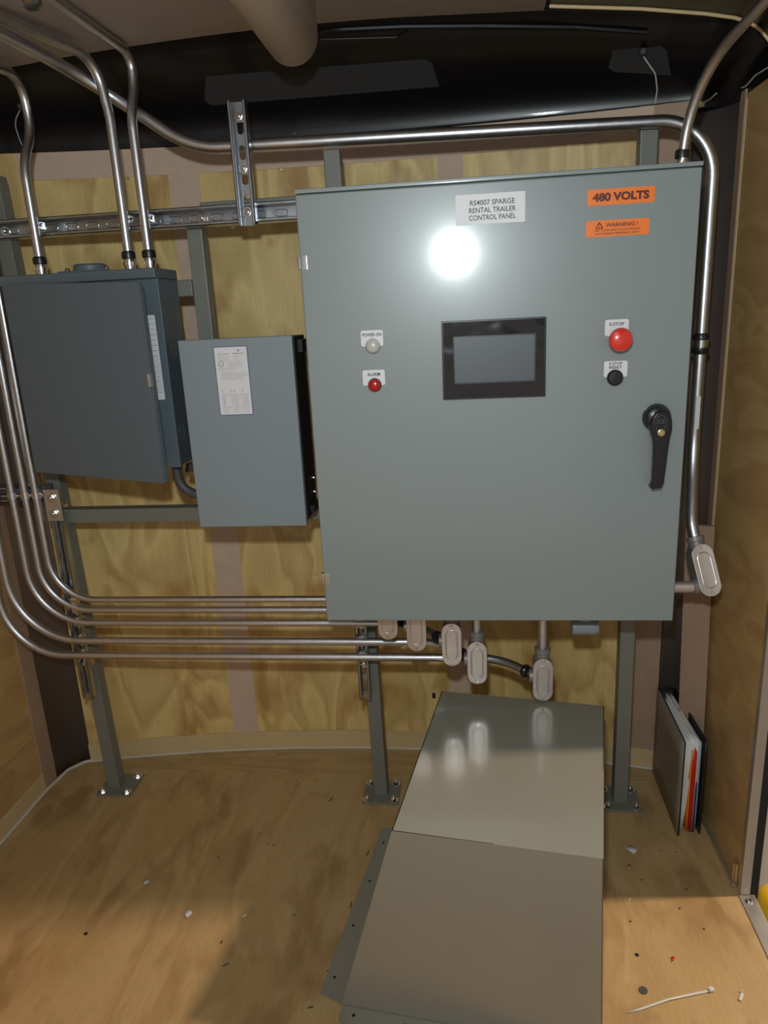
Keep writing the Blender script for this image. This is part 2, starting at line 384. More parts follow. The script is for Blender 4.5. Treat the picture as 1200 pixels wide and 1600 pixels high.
nose_patch('trim_12', [(955, 76), (1044, 68), (1051, 120), (946, 113)], .006, 'nose_dull', 8, 5)
bm = B(); tube(bm, fillet([nose(x, y, .004) for x, y in ((430, 66), (520, 46), (630, 41), (760, 40), (900, 42), (1010, 50))], .2, 4), .006, 8); struct('trim_13', bm, 'nose')
bm = B(); tube(bm, [nose(x, y, .003) for x, y in ((480, 62), (620, 58), (640, 46), (760, 44), (900, 46))], .003, 8); struct('trim_14', bm, 'nose')
# side door: jamb, black frame, threshold, and what lies outside
bm = B(); box(bm, (XR-.002, -.062, FZ+.002), (XR+.019, -.044, ZW), .001); struct('door_1', bm, 'alu')
bm = B(); box(bm, (XR+.0195, -.058, FZ-.02), (XR+.038, -.03, ZW)); struct('trim_15', bm, 'blackm')
bm = B(); box(bm, (XR-.006, -1.2, FZ-.0005), (XR+.028, -.063, FZ+.003), .001)
t_ = struct('trim_16', bm, 'alu')
bm = B(); lathe(bm, [(.008, 0), (.0085, .002), (.005, .005), (0, .0055)], V((XR+.010, -.082, FZ+.003)), (0, 0, 1), 16); obj('screw', bm, 'zinc', t_)
bm = B(); box(bm, (XR-.008, -.040, FZ+.009), (XR-.001, -.018, FZ+.065), .001); box(bm, (XR-.011, -.031, FZ+.012), (XR-.007, -.028, FZ+.06)); tag(rebase(obj('latch_keeper', bm, 'brass'), (XR-.005, -.03, FZ+.009)), 'small brass keeper at the foot of the right wall beside the door jamb', 'bracket')
bm = B(); box(bm, (XR+.05, -3, FZ-.42), (5, 3.0, FZ-.40)); struct('ground', bm, 'ground')
bm = B(); box(bm, (1.75, .9, FZ-.40), (3.4, .94, 1.2)); struct('wall_outside', bm, 'outwall')

# ------------------------------------------------------------------ ceiling duct
t = thing('ceiling_duct', 'tan rounded tube running along the ceiling above the control panel', 'duct', (-.01, .1, .355))
bm = B(); R_ = .050; c = V((-.004, 0, .293))
prof = [V((c.x+R_*math.cos(a), .10, c.z+R_*math.sin(a))) for a in [PI+PI*k/20 for k in range(21)]]
prof = [V((c.x-R_, .10, .352))]+prof+[V((c.x+R_, .10, .352))]
rows = [[V((p.x, y, p.z)) for p in prof] for y in (.10, -.4, -1.0, -1.6)]
sheet(bm, rows); obj('tube', bm, 'tan', t, sharp=60, solid=.004)
bm = B(); prism(bm, [V((p.x*.93+c.x*.07, .094, min(.35, p.z*.93+.07*c.z))) for p in prof], (0, .003, 0)); obj('end_cap', bm, 'tan', t)

# ------------------------------------------------------------------ steel frame
YF = .245
t = thing('steel_frame', 'grey painted square-tube frame bolted to the floor behind the panels', 'frame', (0, .265, FZ))
def post(x, z0, z1, name='post', lean=0.0):
    bm = B(); box(bm, (x-.019, YF, z0), (x+.019, YF+.038, z1), .004)
    for v in bm.verts: v.co.x += lean*(v.co.z-FZ)
    return obj(name, bm, 'frame', t)
PX = (-.737, .066, .728); LEAN = (-.026, -.018, -.004)
for x, zt_, ln in zip(PX, (.118, .118, .12), LEAN):
    post(x, FZ+.004, zt_, lean=ln)
    x += .012 if x < 0 else 0
    bm = B(); box(bm, (x-.052, YF-.032, FZ), (x+.052, YF+.070, FZ+.006), .001); bp_ = obj('base_plate', bm, 'frame', t)
    for sx in (-1, 1):
        for sz in (-1, 1):
            bm = B(); bolt(bm, V((x+sx*.037, YF+.019+sz*.037, FZ+.006)), (0, 0, 1), .0085); obj('bolt', bm, 'zinc', bp_)
post(-.300, -.700, -.030)
def rail(x0, x1, z, h_=.038):
    bm = B(); box(bm, (x0, YF+.0005, z-h_/2), (x1, YF+.0375, z+h_/2), .003); obj('rail', bm, 'frame', t)
rail(PX[0]-.02, -.320, -.160); rail(PX[0]-.01, PX[1]-.03, -.722); rail(PX[1]+.02, PX[2]-.02, -.722)
rail(-.280, PX[1]-.02, .008); rail(PX[1]+.02, PX[2]-.02, .008)

# ------------------------------------------------------------------ strut channels
def strut_bm(p0, length, e1, e2, e3, w_=.041, d_=.041, slots=True, th=.0026, emboss=False):
    """p0: middle of back plate at one end; e1 length, e2 width, e3 open side"""
    L_ = .0072
    bm = B(); e1, e2, e3, p0 = V(e1), V(e2), V(e3), V(p0)
    m = Matrix((( e1.x, e2.x, e3.x, p0.x), (e1.y, e2.y, e3.y, p0.y), (e1.z, e2.z, e3.z, p0.z), (0, 0, 0, 1)))
    for s in (-1, 1):
        box(bm, (0, s*w_/2, 0), (length, s*(w_/2-th), d_), .0008, 1, m)
        box(bm, (0, s*w_/2, d_-th), (length, s*(w_/2-L_), d_), .0008, 1, m)
        box(bm, (0, s*(w_/2-L_), d_-.0075), (length, s*(w_/2-L_+th*.8), d_), .0005, 1, m)
    pitch, sl, sw = .0508, .030, .0145; hw = w_/2-th
    x = 0.0; cells = []
    nc = max(1, int((length-.004)/pitch)) if slots else 0
    mar = (length-nc*pitch)/2
    t2 = bmesh.new()
    for side, zz in ((0, 0.0), (1, th)):
        if mar > 0:
            for xa, xb in ((0, mar), (length-mar, length)):
                t2.faces.new([t2.verts.new(V(q)) for q in ((xa, -hw, zz), (xb, -hw, zz), (xb, hw, zz), (xa, hw, zz))])
        for c_ in range(nc):
            xc = mar+pitch*(c_+.5); n = 8; inner = []; outer = []
            for k in range(n+1):
                a = -PI/2+PI*k/n; inner.append(V((xc+sl/2-sw/2+sw/2*math.cos(a), sw/2*math.sin(a), zz)))
            for k in range(n+1):
                a = PI/2+PI*k/n; inner.append(V((xc-sl/2+sw/2+sw/2*math.cos(a), sw/2*math.sin(a), zz)))
            for q in inner:
                dx, dy = q.x-xc, q.y; s_ = min((pitch/2)/max(abs(dx), 1e-9), hw/max(abs(dy), 1e-9)); outer.append(V((xc+dx*s_, dy*s_, zz)))
            # corner fix: snap the four extreme outer points to the cell corners
            for cxn, cyn in ((1, 1), (1, -1), (-1, 1), (-1, -1)):
                tgt = V((xc+cxn*pitch/2, cyn*hw, zz)); i = min(range(len(outer)), key=lambda i: (outer[i]-tgt).length); outer[i] = tgt
            vi = [t2.verts.new(q) for q in inner]; vo = [t2.verts.new(q) for q in outer]
            for k in range(len(vi)):
                j = (k+1) % len(vi); t2.faces.new((vi[k], vi[j], vo[j], vo[k]))
    t2.transform(m); merge(bm, t2)
    if emboss:
        for c_ in range(int((length-.004)/pitch)):
            xc = pitch*(c_+.6); q = [m @ V((xc+sx*(sl/2-sw/2)+sw/2*math.cos(a), sw/2*math.sin(a), th)) for sx, a0 in ((1, -PI/2), (-1, PI/2)) for a in [a0+PI*k/8 for k in range(9)]]
            tube(bm, q+[q[0]], .0008, 6, False)
    return bm
YS = .204    # open face of channels on the frame
def strut(label, p0, length, e1, e2, e3=(0, -1, 0), bolts=(), slots=True, d_=.041, emboss=False, w_=.041, spacer=False):
    p0 = V(p0); t = thing('strut_channel', label, 'channel', p0)
    bm = strut_bm(p0, length, e1, e2, e3, slots=slots, d_=d_, emboss=emboss, w_=w_); obj('channel', bm, 'strut', t)
    if spacer:
        for b_ in bolts:
            bm = B(); q = p0+V(e1)*b_; box(bm, (q.x-.008, q.y, q.z-.012), (q.x+.014, YF-.0002, q.z+.012), .001); obj('spacer', bm, 'zinc', t)
    for b_ in bolts:
        bm = B(); bolt(bm, p0+V(e1)*b_+V(e3)*.003, e3, .0075); obj('bolt', bm, 'zinc', t)
    return t
strut('long horizontal slotted steel channel above the slate grey box', (-.93, YF-.0005, -.008), .98, (1, 0, 0), (0, 0, 1), bolts=(.165, .655), slots=False, emboss=True)
strut('short upright slotted channel standing above the others, crossed by the long conduit', (-.1535, YS-.0005, -.036), .250, (0, 0, 1), (1, 0, 0), bolts=(.028, .118, .222), d_=.021)
strut('upright channel at the left post carrying five conduit bends', (-.742, YS+.0195, -1.24), .575, (0, 0, 1), (1, 0, 0), bolts=(.1, .545), w_=.031, d_=.021, spacer=True)
strut('short upright channel on the middle post below the control panel', (.044, YS+.0195, -1.235), .32, (0, 0, 1), (1, 0, 0), bolts=(.10,), w_=.031, d_=.021, spacer=True)
strut('horizontal channel at the left wall behind the vertical conduits', (-.945, YF-.0005, -.648), .185, (1, 0, 0), (0, 0, 1), slots=False)
t = thing('joining_plate', 'flat two-bolt steel plate joining the channels at the left post', 'plate', (-.738, YS-.003, -.72))
bm = B(); c = V((-.741, YS-.006, -.678)); box(bm, (c.x-.021, c.y, c.z-.042), (c.x+.021, c.y+.005, c.z+.042), .001); obj('plate', bm, 'alu', t)
for dz in (-.021, .021):
    bm = B(); bolt(bm, V((c.x+.001, c.y, c.z+dz)), (0, -1, 0), .0078); obj('bolt', bm, 'zinc', t)
# round washers of wall bolts peeping below the long channel
for px, py, side in ((83, 370, 'left'), (362, 353, 'right')):
    p = P(px, py, 'y', .30); yb = wy(p.x)
    p = P(px, py, 'y', yb)
    bm = B(); lathe(bm, [(.011, 0), (.011, .003), (.007, .004), (.007, .009), (0, .010)], V((p.x, yb, p.z)), (0, -1, 0), 20)
    tag(rebase(obj('wall_bolt', bm, 'zinc'), (p.x, yb, p.z)), f'round zinc bolt in the plywood under the {side} part of the long channel', 'bolt', 'wall bolts under the long channel')
for px, py, lab in ((201, 280, 'above the long channel between two conduits'), (438, 264, 'right of the upright channel, at the brown strip'), (494, 897, 'left of the control panel low edge')):
    p = P(px, py, 'y', .45); yb = wy(p.x); p = P(px, py, 'y', yb)
    bm = B(); lathe(bm, [(.0045, 0), (.004, .002), (0, .0028)], V((p.x, yb-.0005, p.z)), (0, -1, 0), 12)
    tag(rebase(obj('wall_screw', bm, 'zinc'), (p.x, yb, p.z)), 'tiny screw head in the plywood '+lab, 'screw')

# ------------------------------------------------------------------ control panel
PW, PH = .762, .9117
t = thing('control_panel', 'large light grey control cabinet with touch screen, buttons and black handle', 'control panel', (PW/2, .12, -PH))
CP = t
bm = B(); box(bm, (.006, .016, -PH+.008), (PW-.006, .225, -.004), .004); obj('body', bm, 'panel_edge', t)
bm = B(); box(bm, (-.001, -.002, -.008), (PW+.001, .05, .0), .0015); obj('drip_shield', bm, 'panel', t)
bm = B(); box(bm, (0, 0, -PH), (PW, .016, -.0095), .003, 3); obj('door', bm, 'panel', t)
for z in (-.135, -.810):
    bm = B(); c = V((.010, 0, z)); box(bm, (c.x-.007, -.0025, z-.014), (c.x+.005, .002, z+.014), .001); box(bm, (-.006, .002, z-.013), (.003, .014, z+.013), .002); obj('hinge', bm, 'zinc', t)
for x in (.08, PW-.08):
    for z in (-.05, -PH+.05):
        bm = B(); box(bm, (x-.02, .226, z-.02), (x+.02, YF-.0005, z+.02), .002); obj('standoff', bm, 'panel_edge', t)
def D(px, py, y=0.0): return P(px, py, 'y', y)
def pxrect(cs, y=0.0):
    q = [D(a, b, y) for a, b in cs]; x0 = (q[0].x+q[3].x)/2; x1 = (q[1].x+q[2].x)/2; z1 = (q[0].z+q[1].z)/2; z0 = (q[2].z+q[3].z)/2
    return (x0+x1)/2, (z0+z1)/2, x1-x0, z1-z0
def sticker(name, cs, m, parent, y=0.0, r=.003, th=.0008):
    cx, cz, w_, h_ = pxrect(cs, y); bm = B(); prism(bm, rrect(cx, cz, w_, h_, r, y), (0, -th, 0)); return obj(name, bm, m, parent), cx, cz, w_, h_
# name label
o, cx, cz, w_, h_ = sticker('name_label', [(711, 306), (820, 298), (821, 347), (713, 352)], 'white', t, r=.0015)
o['label'] = 'white name label with three lines of writing'
bm = B()
for s, dz, f in (('RS4007 SPARGE', .27, .645), ('RENTAL TRAILER', .005, .675), ('CONTROL PANEL', -.26, .675)):
    text_bm(bm, s, cx+.004, cz+dz*h_*.93-.002, -.0011, w_*f, h_*.175, .012)
obj('lettering', bm, 'ink', o)
o, cx, cz, w_, h_ = sticker('voltage_label', [(917, 297), (1023, 290), (1023, 316), (918, 322)], 'orange', t)
o['label'] = 'orange label reading 480 VOLTS'
bm = B(); text_bm(bm, '480 VOLTS', cx, cz, -.0011, w_*.84, h_*.54, .05); obj('lettering', bm, 'inkred', o)
o, cx, cz, w_, h_ = sticker('warning_label', [(915, 346), (1014, 340), (1015, 366), (916, 371)], 'orange', t)
o['label'] = 'orange warning label with triangle symbol'
bm = B(); text_bm(bm, 'WARNINIG !', cx+w_*.065, cz+h_*.2, -.0011, w_*.5, h_*.25, .02)
text_bm(bm, 'ARC FLASH AND SHOCK HAZARD', cx+.0, cz-h_*.11, -.0011, w_*.72, h_*.11, .015)
text_bm(bm, 'AUTHORIZED PERSONNEL ONLY', cx-.0, cz-h_*.32, -.0011, w_*.70, h_*.12, .015)
tx, tz = cx-w_*.29, cz+h_*.19; a = h_*.20
for i in range(3):
    k = [V((tx, -.001, tz+a)), V((tx-a*1.1, -.001, tz-a*.85)), V((tx+a*1.1, -.001, tz-a*.85))]
    tube(bm, [k[i], k[(i+1) % 3]], .0008, 6)
box(bm, (tx-.0007, -.0011, tz-a*.3), (tx+.0007, -.0009, tz+a*.45)); box(bm, (tx-.0007, -.0011, tz-a*.62), (tx+.0007, -.0009, tz-a*.45))
obj('lettering', bm, 'inkred', o)
# lights and buttons
def operator(name, plate, lines, ctr, rad, prof, m, ringm, label, wf):
    c = D(ctr[0], ctr[1], -.008); c = V((c.x, 0, c.z))
    bm = B(); lathe(bm, prof, c, (0, -1, 0), 32); o = obj(name, bm, m, t); o['label'] = label
    if ringm:
        bm = B(); lathe(bm, [(rad*1.12, 0), (rad*1.14, .003), (rad*1.02, .006), (rad*.9, .006)], c, (0, -1, 0), 32); obj('bezel', bm, ringm, o)
    cx, cz, w_, h_ = pxrect(plate); bm = B(); prism(bm, rrect(cx, cz, w_, h_, .004, 0), (0, -.0014, 0)); obj('legend_plate', bm, 'white', o)
    bm = B()
    for s, dz, hh in lines: text_bm(bm, s, cx, cz+dz*h_, -.0018, w_*wf, h_*hh, .02)
    obj('lettering', bm, 'ink', o); return o
dome = lambda r, h0, h1: [(r, 0), (r, h0)]+[(r*math.cos(a), h0+(h1-h0)*math.sin(a)) for a in [PI/2*k/8 for k in range(1, 8)]]+[(0, h1)]
operator('power_light', [(563, 517), (598, 515), (599, 540), (565, 542)], [('POWER ON', .22, .22)], (582, 541), .0135, dome(.0135, .008, .014), 'whitelens', 'alu', 'white pilot light under the POWER ON plate', .86)
operator('alarm_light', [(566, 579), (601, 577), (602, 601), (568, 603)], [('ALARM', .22, .22)], (585, 602), .0125, dome(.0125, .008, .014), 'redlens', 'black', 'small red pilot light under the ALARM plate', .58)
c = dict(r=.0215)
operator('emergency_stop_button', [(945, 500), (982, 498), (982, 523), (945, 526)], [('E-STOP', .22, .2)], (966, 530), .014,
         [(.012, 0), (.012, .020), (.019, .022), (.0222, .027), (.0225, .032), (.020, .0375), (.014, .0405), (.006, .0415), (0, .0417)], 'red', None, 'red mushroom push button under the E-STOP plate', .62)
operator('reset_button', [(943, 565), (980, 563), (980, 588), (944, 590)], [('E-STOP', .34, .17), ('RESET', .11, .17)], (961, 590), .0135,
         [(.0145, 0), (.0155, .004), (.0155, .010), (.0135, .013), (.0125, .012), (.004, .0125), (0, .0125)], 'black', None, 'round black push button under the E-STOP RESET plate', .56)
# touch screen
cx, cz, w_, h_ = pxrect([(690, 503), (853, 494), (853, 620), (692, 624)], -.006)
bm = B(); box(bm, (cx-w_/2, -.007, cz-h_/2), (cx+w_/2, 0, cz+h_/2), .0015); ts = obj('touch_screen', bm, 'black', t); ts['label'] = 'black touch screen still wrapped in clear film'
c2 = pxrect([(710, 528), (835, 523), (835, 595), (711, 598)], -.007)
bm = B(); box(bm, (c2[0]-c2[2]/2, -.0075, c2[1]-c2[3]/2), (c2[0]+c2[2]/2, -.0065, c2[1]+c2[3]/2)); obj('display', bm, 'screen', ts)
rnd = random.Random(3); nx, nz = 60, 44; ph = [(rnd.uniform(30, 150), rnd.uniform(-150, 150), rnd.uniform(0, 6)) for _ in range(10)]
bm = B(); g = []
for j in range(nz+1):
    row = []
    for i in range(nx+1):
        x = cx-w_/2+.003+(w_-.006)*i/nx; z = cz-h_/2+.003+(h_-.006)*j/nz
        yy = sum(math.sin(a*x+b*z+c_) for a, b, c_ in ph)/10
        row.append(bm.verts.new(V((x, -.0078-.0022*(0.5+0.8*yy), z))))
    g.append(row)
dx0, dx1, dz0, dz1 = c2[0]-c2[2]/2-.001, c2[0]+c2[2]/2+.001, c2[1]-c2[3]/2-.001, c2[1]+c2[3]/2+.001
for j in range(nz):
    for i in range(nx):
        a_, b_ = g[j][i], g[j+1][i+1]
        if b_.co.x < dx0 or a_.co.x > dx1 or b_.co.z < dz0 or a_.co.z > dz1: bm.faces.new((g[j][i], g[j][i+1], g[j+1][i+1], g[j+1][i]))
bmesh.ops.delete(bm, geom=[v for v in bm.verts if not v.link_faces], context='VERTS')
obj('protective_film', bm, 'film', ts, sharp=80)
# handle
hc = D(1027, 653, -.01); hc = V((hc.x, 0, hc.z))
bm = B(); lathe(bm, [(.027, 0), (.028, .004), (.0265, .014), (.022, .024), (.014, .028), (0, .028)], hc, (0, -1, 0), 32); hd = obj('door_handle', bm, 'black', t); hd['label'] = 'black swing handle with keyed lock'
Yh = -.030
out = [(1013, 668), (1016, 652), (1022, 643), (1032, 640), (1042, 644), (1047, 655), (1047, 668), (1043, 684), (1040, 705), (1037, 730), (1034, 752), (1030, 760), (1016, 762), (1013, 758), (1017, 750), (1018, 725), (1019, 700), (1018, 685)]
bm = B(); prism(bm, [D(a, b, Yh+.012) for a, b in out], (0, -.018, 0), .004, 3); obj('lever', bm, 'black', hd)
bm = B(); a_ = D(1033, 657, Yh-.006); 
ring = [V((a_.x+.0105*math.sin(k*2*PI/24), Yh-.0062, a_.z-.004+(.018 if math.cos(k*2*PI/24) < 0 else .014)*math.cos(k*2*PI/24))) for k in range(25)]
tube(bm, ring, .0007, 6, False); text_bm(bm, 'ICB', a_.x, a_.z-.002, Yh-.0064, .014, .008, .02); obj('emblem', bm, 'rubber', hd)
lk = D(1033, 676, Yh-.006); bm = B(); lathe(bm, [(.0070, 0), (.0070, .003), (.0055, .0035), (.0045, .002), (.002, .002), (.0018, .003), (0, .003)], lk, (0, -1, 0), 24); obj('lock', bm, 'brass', hd)
# round drain fitting under the cabinet
bm = B(); a_ = D(912, 985, .12); lathe(bm, [(.018, 0), (.0205, .004), (.0205, .052), (.018, .056), (.018, .060), (0, .060)], V((a_.x-.030, .11, -.975)), (1, 0, 0), 28); o = obj('hub', bm, 'transformer', t)
o['label'] = 'grey round fitting under the cabinet'
bm = B(); box(bm, (a_.x-.012, .098, -.960), (a_.x+.012, .122, -PH+.006), .002); obj('neck', bm, 'transformer', o)

# ------------------------------------------------------------------ slate disconnect box, door ajar
X0, X1, Z0, Z1 = -.716, -.351, -.570, -.119
t = thing('load_center', 'slate grey breaker box with its door slightly ajar, left of the transformer', 'breaker box', ((X0+X1)/2, .2, Z0))
bm = B(); box(bm, (X0+.004, .128, Z0+.002), (X1-.003, YF-.0005, Z1-.004), .002); obj('body', bm, 'darkgrey', t)
bm = B(); box(bm, (X0+.02, .120, Z0), (X1, .130, Z1-.01), .002); obj('front_frame', bm, 'slate_light', t)
bm = B(); box(bm, (X0-.004, .106, Z1-.022), (X1+.002, .236, Z1), .003); obj('rain_hood', bm, 'darkgrey', t)
# door hinged on the left
hx = V((X0+.002, .118, 0)); far = V((-.391, .0, 0)); 
far = P(262, 753, 'y', .070); ang = math.atan2(.118-.078, (-.392-X0))
m_ = Matrix.Translation(V((X0+.002, .116, 0))) @ Matrix.Rotation(math.radians(-13), 4, 'Z') @ Matrix(((1, 0, 0, 0), (0, 1, 0, 0), (-.045, 0, 1, 0), (0, 0, 0, 1)))
bm = B(); DWd = .366; box(bm, (0, -.006, Z0-.001), (DWd, 0, Z1-.016), .002, 2, m_); box(bm, (DWd-.004, 0, Z0-.001), (DWd, .016, Z1-.018), .001, 1, m_); dr = obj('door', bm, 'darkgrey', t)
bm = B(); box(bm, (DWd-.006, -.0075, -.355), (DWd+.0012, .006, -.325), .001, 1, m_); obj('latch', bm, 'zinc', dr)
# narrow white sticker on the frame strip
Ys = .1195
cx, cz, w_, h_ = pxrect([(228, 492), (242, 493), (258, 625), (246, 624)], Ys)
bm = B(); prism(bm, rrect(cx, cz, w_, h_, .002, Ys), (0, -.0006, 0)); st = obj('sticker', bm, 'white', t); st['label'] = 'narrow white sticker with fine print'
bm = B(); rnd = random.Random(5)
for k in range(15):
    zz = cz+h_*(.46-.062*k); text_bm(bm, rnd.choice(['MAIN BREAKER', 'SUITABLE USE', 'TORQUE LB-IN', 'WIRE RANGE', 'CATALOG NO']), cx, zz, Ys-.0008, w_*rnd.uniform(.5, .85), h_*.014)
    if k > 7: box(bm, (cx-w_*.42, Ys-.0008, zz+h_*.028), (cx+w_*.42, Ys-.0006, zz+h_*.030))
obj('lettering', bm, 'ink', st)
# round hub plate on top
a_ = P(142, 418, 'y', .17)
bm = B(); box(bm, (a_.x-.055, .12, Z1), (a_.x+.055, .215, Z1+.004), .001)
lathe(bm, [(.038, 0), (.037, .012), (.033, .016), (0, .016)], V((a_.x, .168, Z1+.003)), (0, 0, 1), 32); o = obj('hub_plate', bm, 'darkgrey', t)
for s in (-1, 1):
    bm = B(); lathe(bm, [(.005, 0), (.006, .006), (.003, .009), (0, .009)], V((a_.x+s*.047, .150, Z1+.003)), (0, 0, 1), 12); obj('screw', bm, 'zinc', o)
for yc_, zc_ in ((.16, -.49), (.17, -.30)):
    bm = B(); tube(bm, [V((X1-.0025, yc_+.013*math.cos(q), zc_+.021*math.sin(q))) for q in [2*PI*k/20 for k in range(21)]], .0006, 5, False); obj('knockout', bm, 'slate_light', t)

# ------------------------------------------------------------------ transformer
X0, X1, Z0, Z1 = -.306, -.048, -.708, -.2765
t = thing('transformer', 'light grey transformer box with a white blue-edged data label', 'transformer', ((X0+X1)/2, .16, Z0))
bm = B(); box(bm, (X0, .080, Z0), (X1, .100, Z1), .003); obj('front_cover', bm, 'transformer', t)
bm = B(); box(bm, (X0+.004, .100, Z0+.004), (X1-.004, .2235, Z1-.003), .002); obj('case', bm, 'blackm', t)
for sx in (X0+.06, X1-.05):
    for z in (Z0+.02, Z1-.05):
        bm = B(); box(bm, (sx-.02, .2235, z-.02), (sx+.02, YF-.0005, z+.02), .001); obj('mounting_foot', bm, 'blackm', t)
for za, zb in ((Z1-.04, Z1-.012), (Z0+.012, Z0+.03)):
    bm = B(); box(bm, (X1-.006, .15, za), (X1+.006, .22, zb), .001); br = obj('side_bracket', bm, 'blackm', t)
for z in (Z0+.055, Z0+.02, Z0+.09):
    bm = B(); lathe(bm, [(.004, 0), (.0045, .004), (.003, .008), (0, .008)], V((X1-.004, .19-.03*(z < Z0+.03), z)), (1, 0, 0), 12); obj('screw', bm, 'zinc', br)
Yt = .080
cx, cz, w_, h_ = pxrect([(333, 541), (386, 541), (396, 648), (344, 649)], Yt)
bm = B(); prism(bm, rrect(cx, cz, w_, h_, .002, Yt), (0, -.0005, 0)); rim = obj('data_label', bm, 'inkblue', t); rim['label'] = 'white data label with blue edge and small print'
bm = B(); prism(bm, rrect(cx, cz, w_-.003, h_-.003, .001, Yt-.0005), (0, -.0003, 0)); obj('label_face', bm, 'white', rim)
bm = B(); ly = Yt-.0010
def tl(s, fx, fz, fw, fh, b=0.0): text_bm(bm, s, cx+w_*(fx-.5), cz+h_*(.5-fz), ly, w_*fw, h_*fh, b)
tl('EMERSON', .73, .105, .33, .016, .03); tl('HEVI-DUTY', .29, .108, .33, .016, .02)
lathe(bm, [(w_*.03, 0), (0, .0001)], V((cx+w_*.23, ly, cz+h_*.435)), (0, -1, 0), 10)
rnd = random.Random(9)
for i, (fx, fz, fw) in enumerate([(.28, .145, .30), (.66, .145, .14), (.28, .17, .30), (.66, .17, .14), (.28, .195, .30), (.66, .195, .12), (.60, .225, .5), (.62, .245, .42), (.60, .265, .42), (.62, .285, .42), (.38, .312, .58), (.35, .335, .5), (.52, .375, .7), (.54, .40, .8), (.55, .422, .78), (.53, .445, .66), (.5, .70, .8), (.5, .885, .8)]):
    tl(rnd.choice(['CATALOG NUMBER KVA', 'PRIMARY 480 VOLTS', 'SECONDARY 240 X 120', 'ENCLOSURE TYPE 3R', 'TEMPERATURE RISE HZ']), fx, fz, fw, .011)
for i in range(8): tube(bm, [V((cx+w_*(-.36+.085*i), ly, cz+h_*.02)), V((cx+w_*(-.36+.085*i), ly, cz+h_*.045))], .0005, 4)
for i in (0, 3, 4, 7): tube(bm, [V((cx+w_*(-.34+.085*i), ly, cz-h_*.13)), V((cx+w_*(-.34+.085*i), ly, cz-h_*.16))], .0005, 4)
for i in range(12): 
    for fx in (.17, .5, .8):
        tl('480' if fx < .3 else 'H1-H3 H2-H4', fx, .725+.012*i, .07 if fx < .3 else .2, .007)
for i in range(4):
    for fx in (.2, .5, .82): tl('X1 X4', fx, .905+.018*i, .12+.03*(i % 2), .008)
ring = [V((cx-w_*.31+w_*.075*math.cos(q), ly, cz+h_*.255+w_*.075*math.sin(q))) for q in [2*PI*k/18 for k in range(19)]]; tube(bm, ring, .0006, 4, False)
tl('UL', .19, .245, .08, .022); tl('LISTED', .19, .29, .12, .009)
obj('lettering', bm, 'inkgrey', rim)

# flexible hose from the breaker box to the transformer
t = thing('flexible_hose', 'dark flexible hose curving out below the breaker box into the transformer', 'hose', (-.37, .18, -.60))
bm = B(); tube(bm, fillet([V((-.385, .175, -.572)), V((-.385, .175, -.64)), V((-.30, .175, -.66)), V((-.26, .175, -.66))], .05, 10), .012, 16); obj('hose', bm, 'rubber', t)
bm = B(); lathe(bm, [(.011, 0), (.011, .010), (.014, .011), (.014, .020), (.011, .021), (0, .021)], V((-.355, .19, -.5745)), (0, 0, -1), 6); obj('connector', bm, 'zinc', t)
bm = B(); lathe(bm, [(.010, 0), (.013, .004), (.013, .016), (0, .016)], V((-.338, .19, -.585)), (1, 0, 0), 16); obj('gland', bm, 'blackm', t)

# ------------------------------------------------------------------ conduits
def conduit(label, pts, rad, r, seg=12, group=None):
    t = thing('conduit', label, 'conduit', pts[-1], group)
    bm = B(); tube(bm, fillet(pts, rad, seg), r, 18); obj('tube', bm, 'emt', t); return t
def connector(t, p, axis, r, black=True):
    bm = B(); lathe(bm, [(r*1.0, -.004), (r*1.15, 0), (r*1.15, .012), (r*1.35, .012), (r*1.35, .020), (r*1.15, .0205), (r*1.1, .026)], p, axis, 18); c = obj('connector', bm, 'zinc', t)
    bm = B(); lathe(bm, [(r*1.25, .026), (r*1.45, .027), (r*1.5, .033), (r*1.45, .040), (r*1.1, .043), (r*1.0, .043)], p, axis, 20); obj('compression_ring', bm, 'black' if black else 'cast', c)  # black colour stands in for the dark reflection on the metal nut
def clamp(t, p, axis, r, side, screw=.03):
    """strap of a channel clamp; axis along the tube, side direction of the screw"""
    bm = B(); lathe(bm, [(r*1.02, -.008), (r*1.18, -.008), (r*1.18, .008), (r*1.02, .008)], p, axis, 18)
    side = V(side); p = V(p); ax = V(axis).normalized(); f = V((0, -1, 0))
    m = Matrix(((side.x, ax.x, f.x, p.x), (side.y, ax.y, f.y, p.y), (side.z, ax.z, f.z, p.z), (0, 0, 0, 1)))
    for s in (-1, 1): box(bm, (s*r*1.05, -.008, -r*1.6), (s*(r*1.05+.002), .008, r*.5), .0004, 1, m)
    box(bm, (r*.9, -.007, -.003), (r*1.6, .007, 0), .0004, 1, m)
    c = obj('clamp', bm, 'zinc', t)
    bm = B(); tube(bm, [p-side*r*1.2-ax*.0+f*r*.4, p+side*(r*1.2+screw)+f*r*.4], .0022, 8); lathe(bm, [(.005, 0), (.005, .004), (0, .0045)], p-side*r*1.4+f*r*.4, -side, 6); obj('clamp_screw', bm, 'zinc', c)

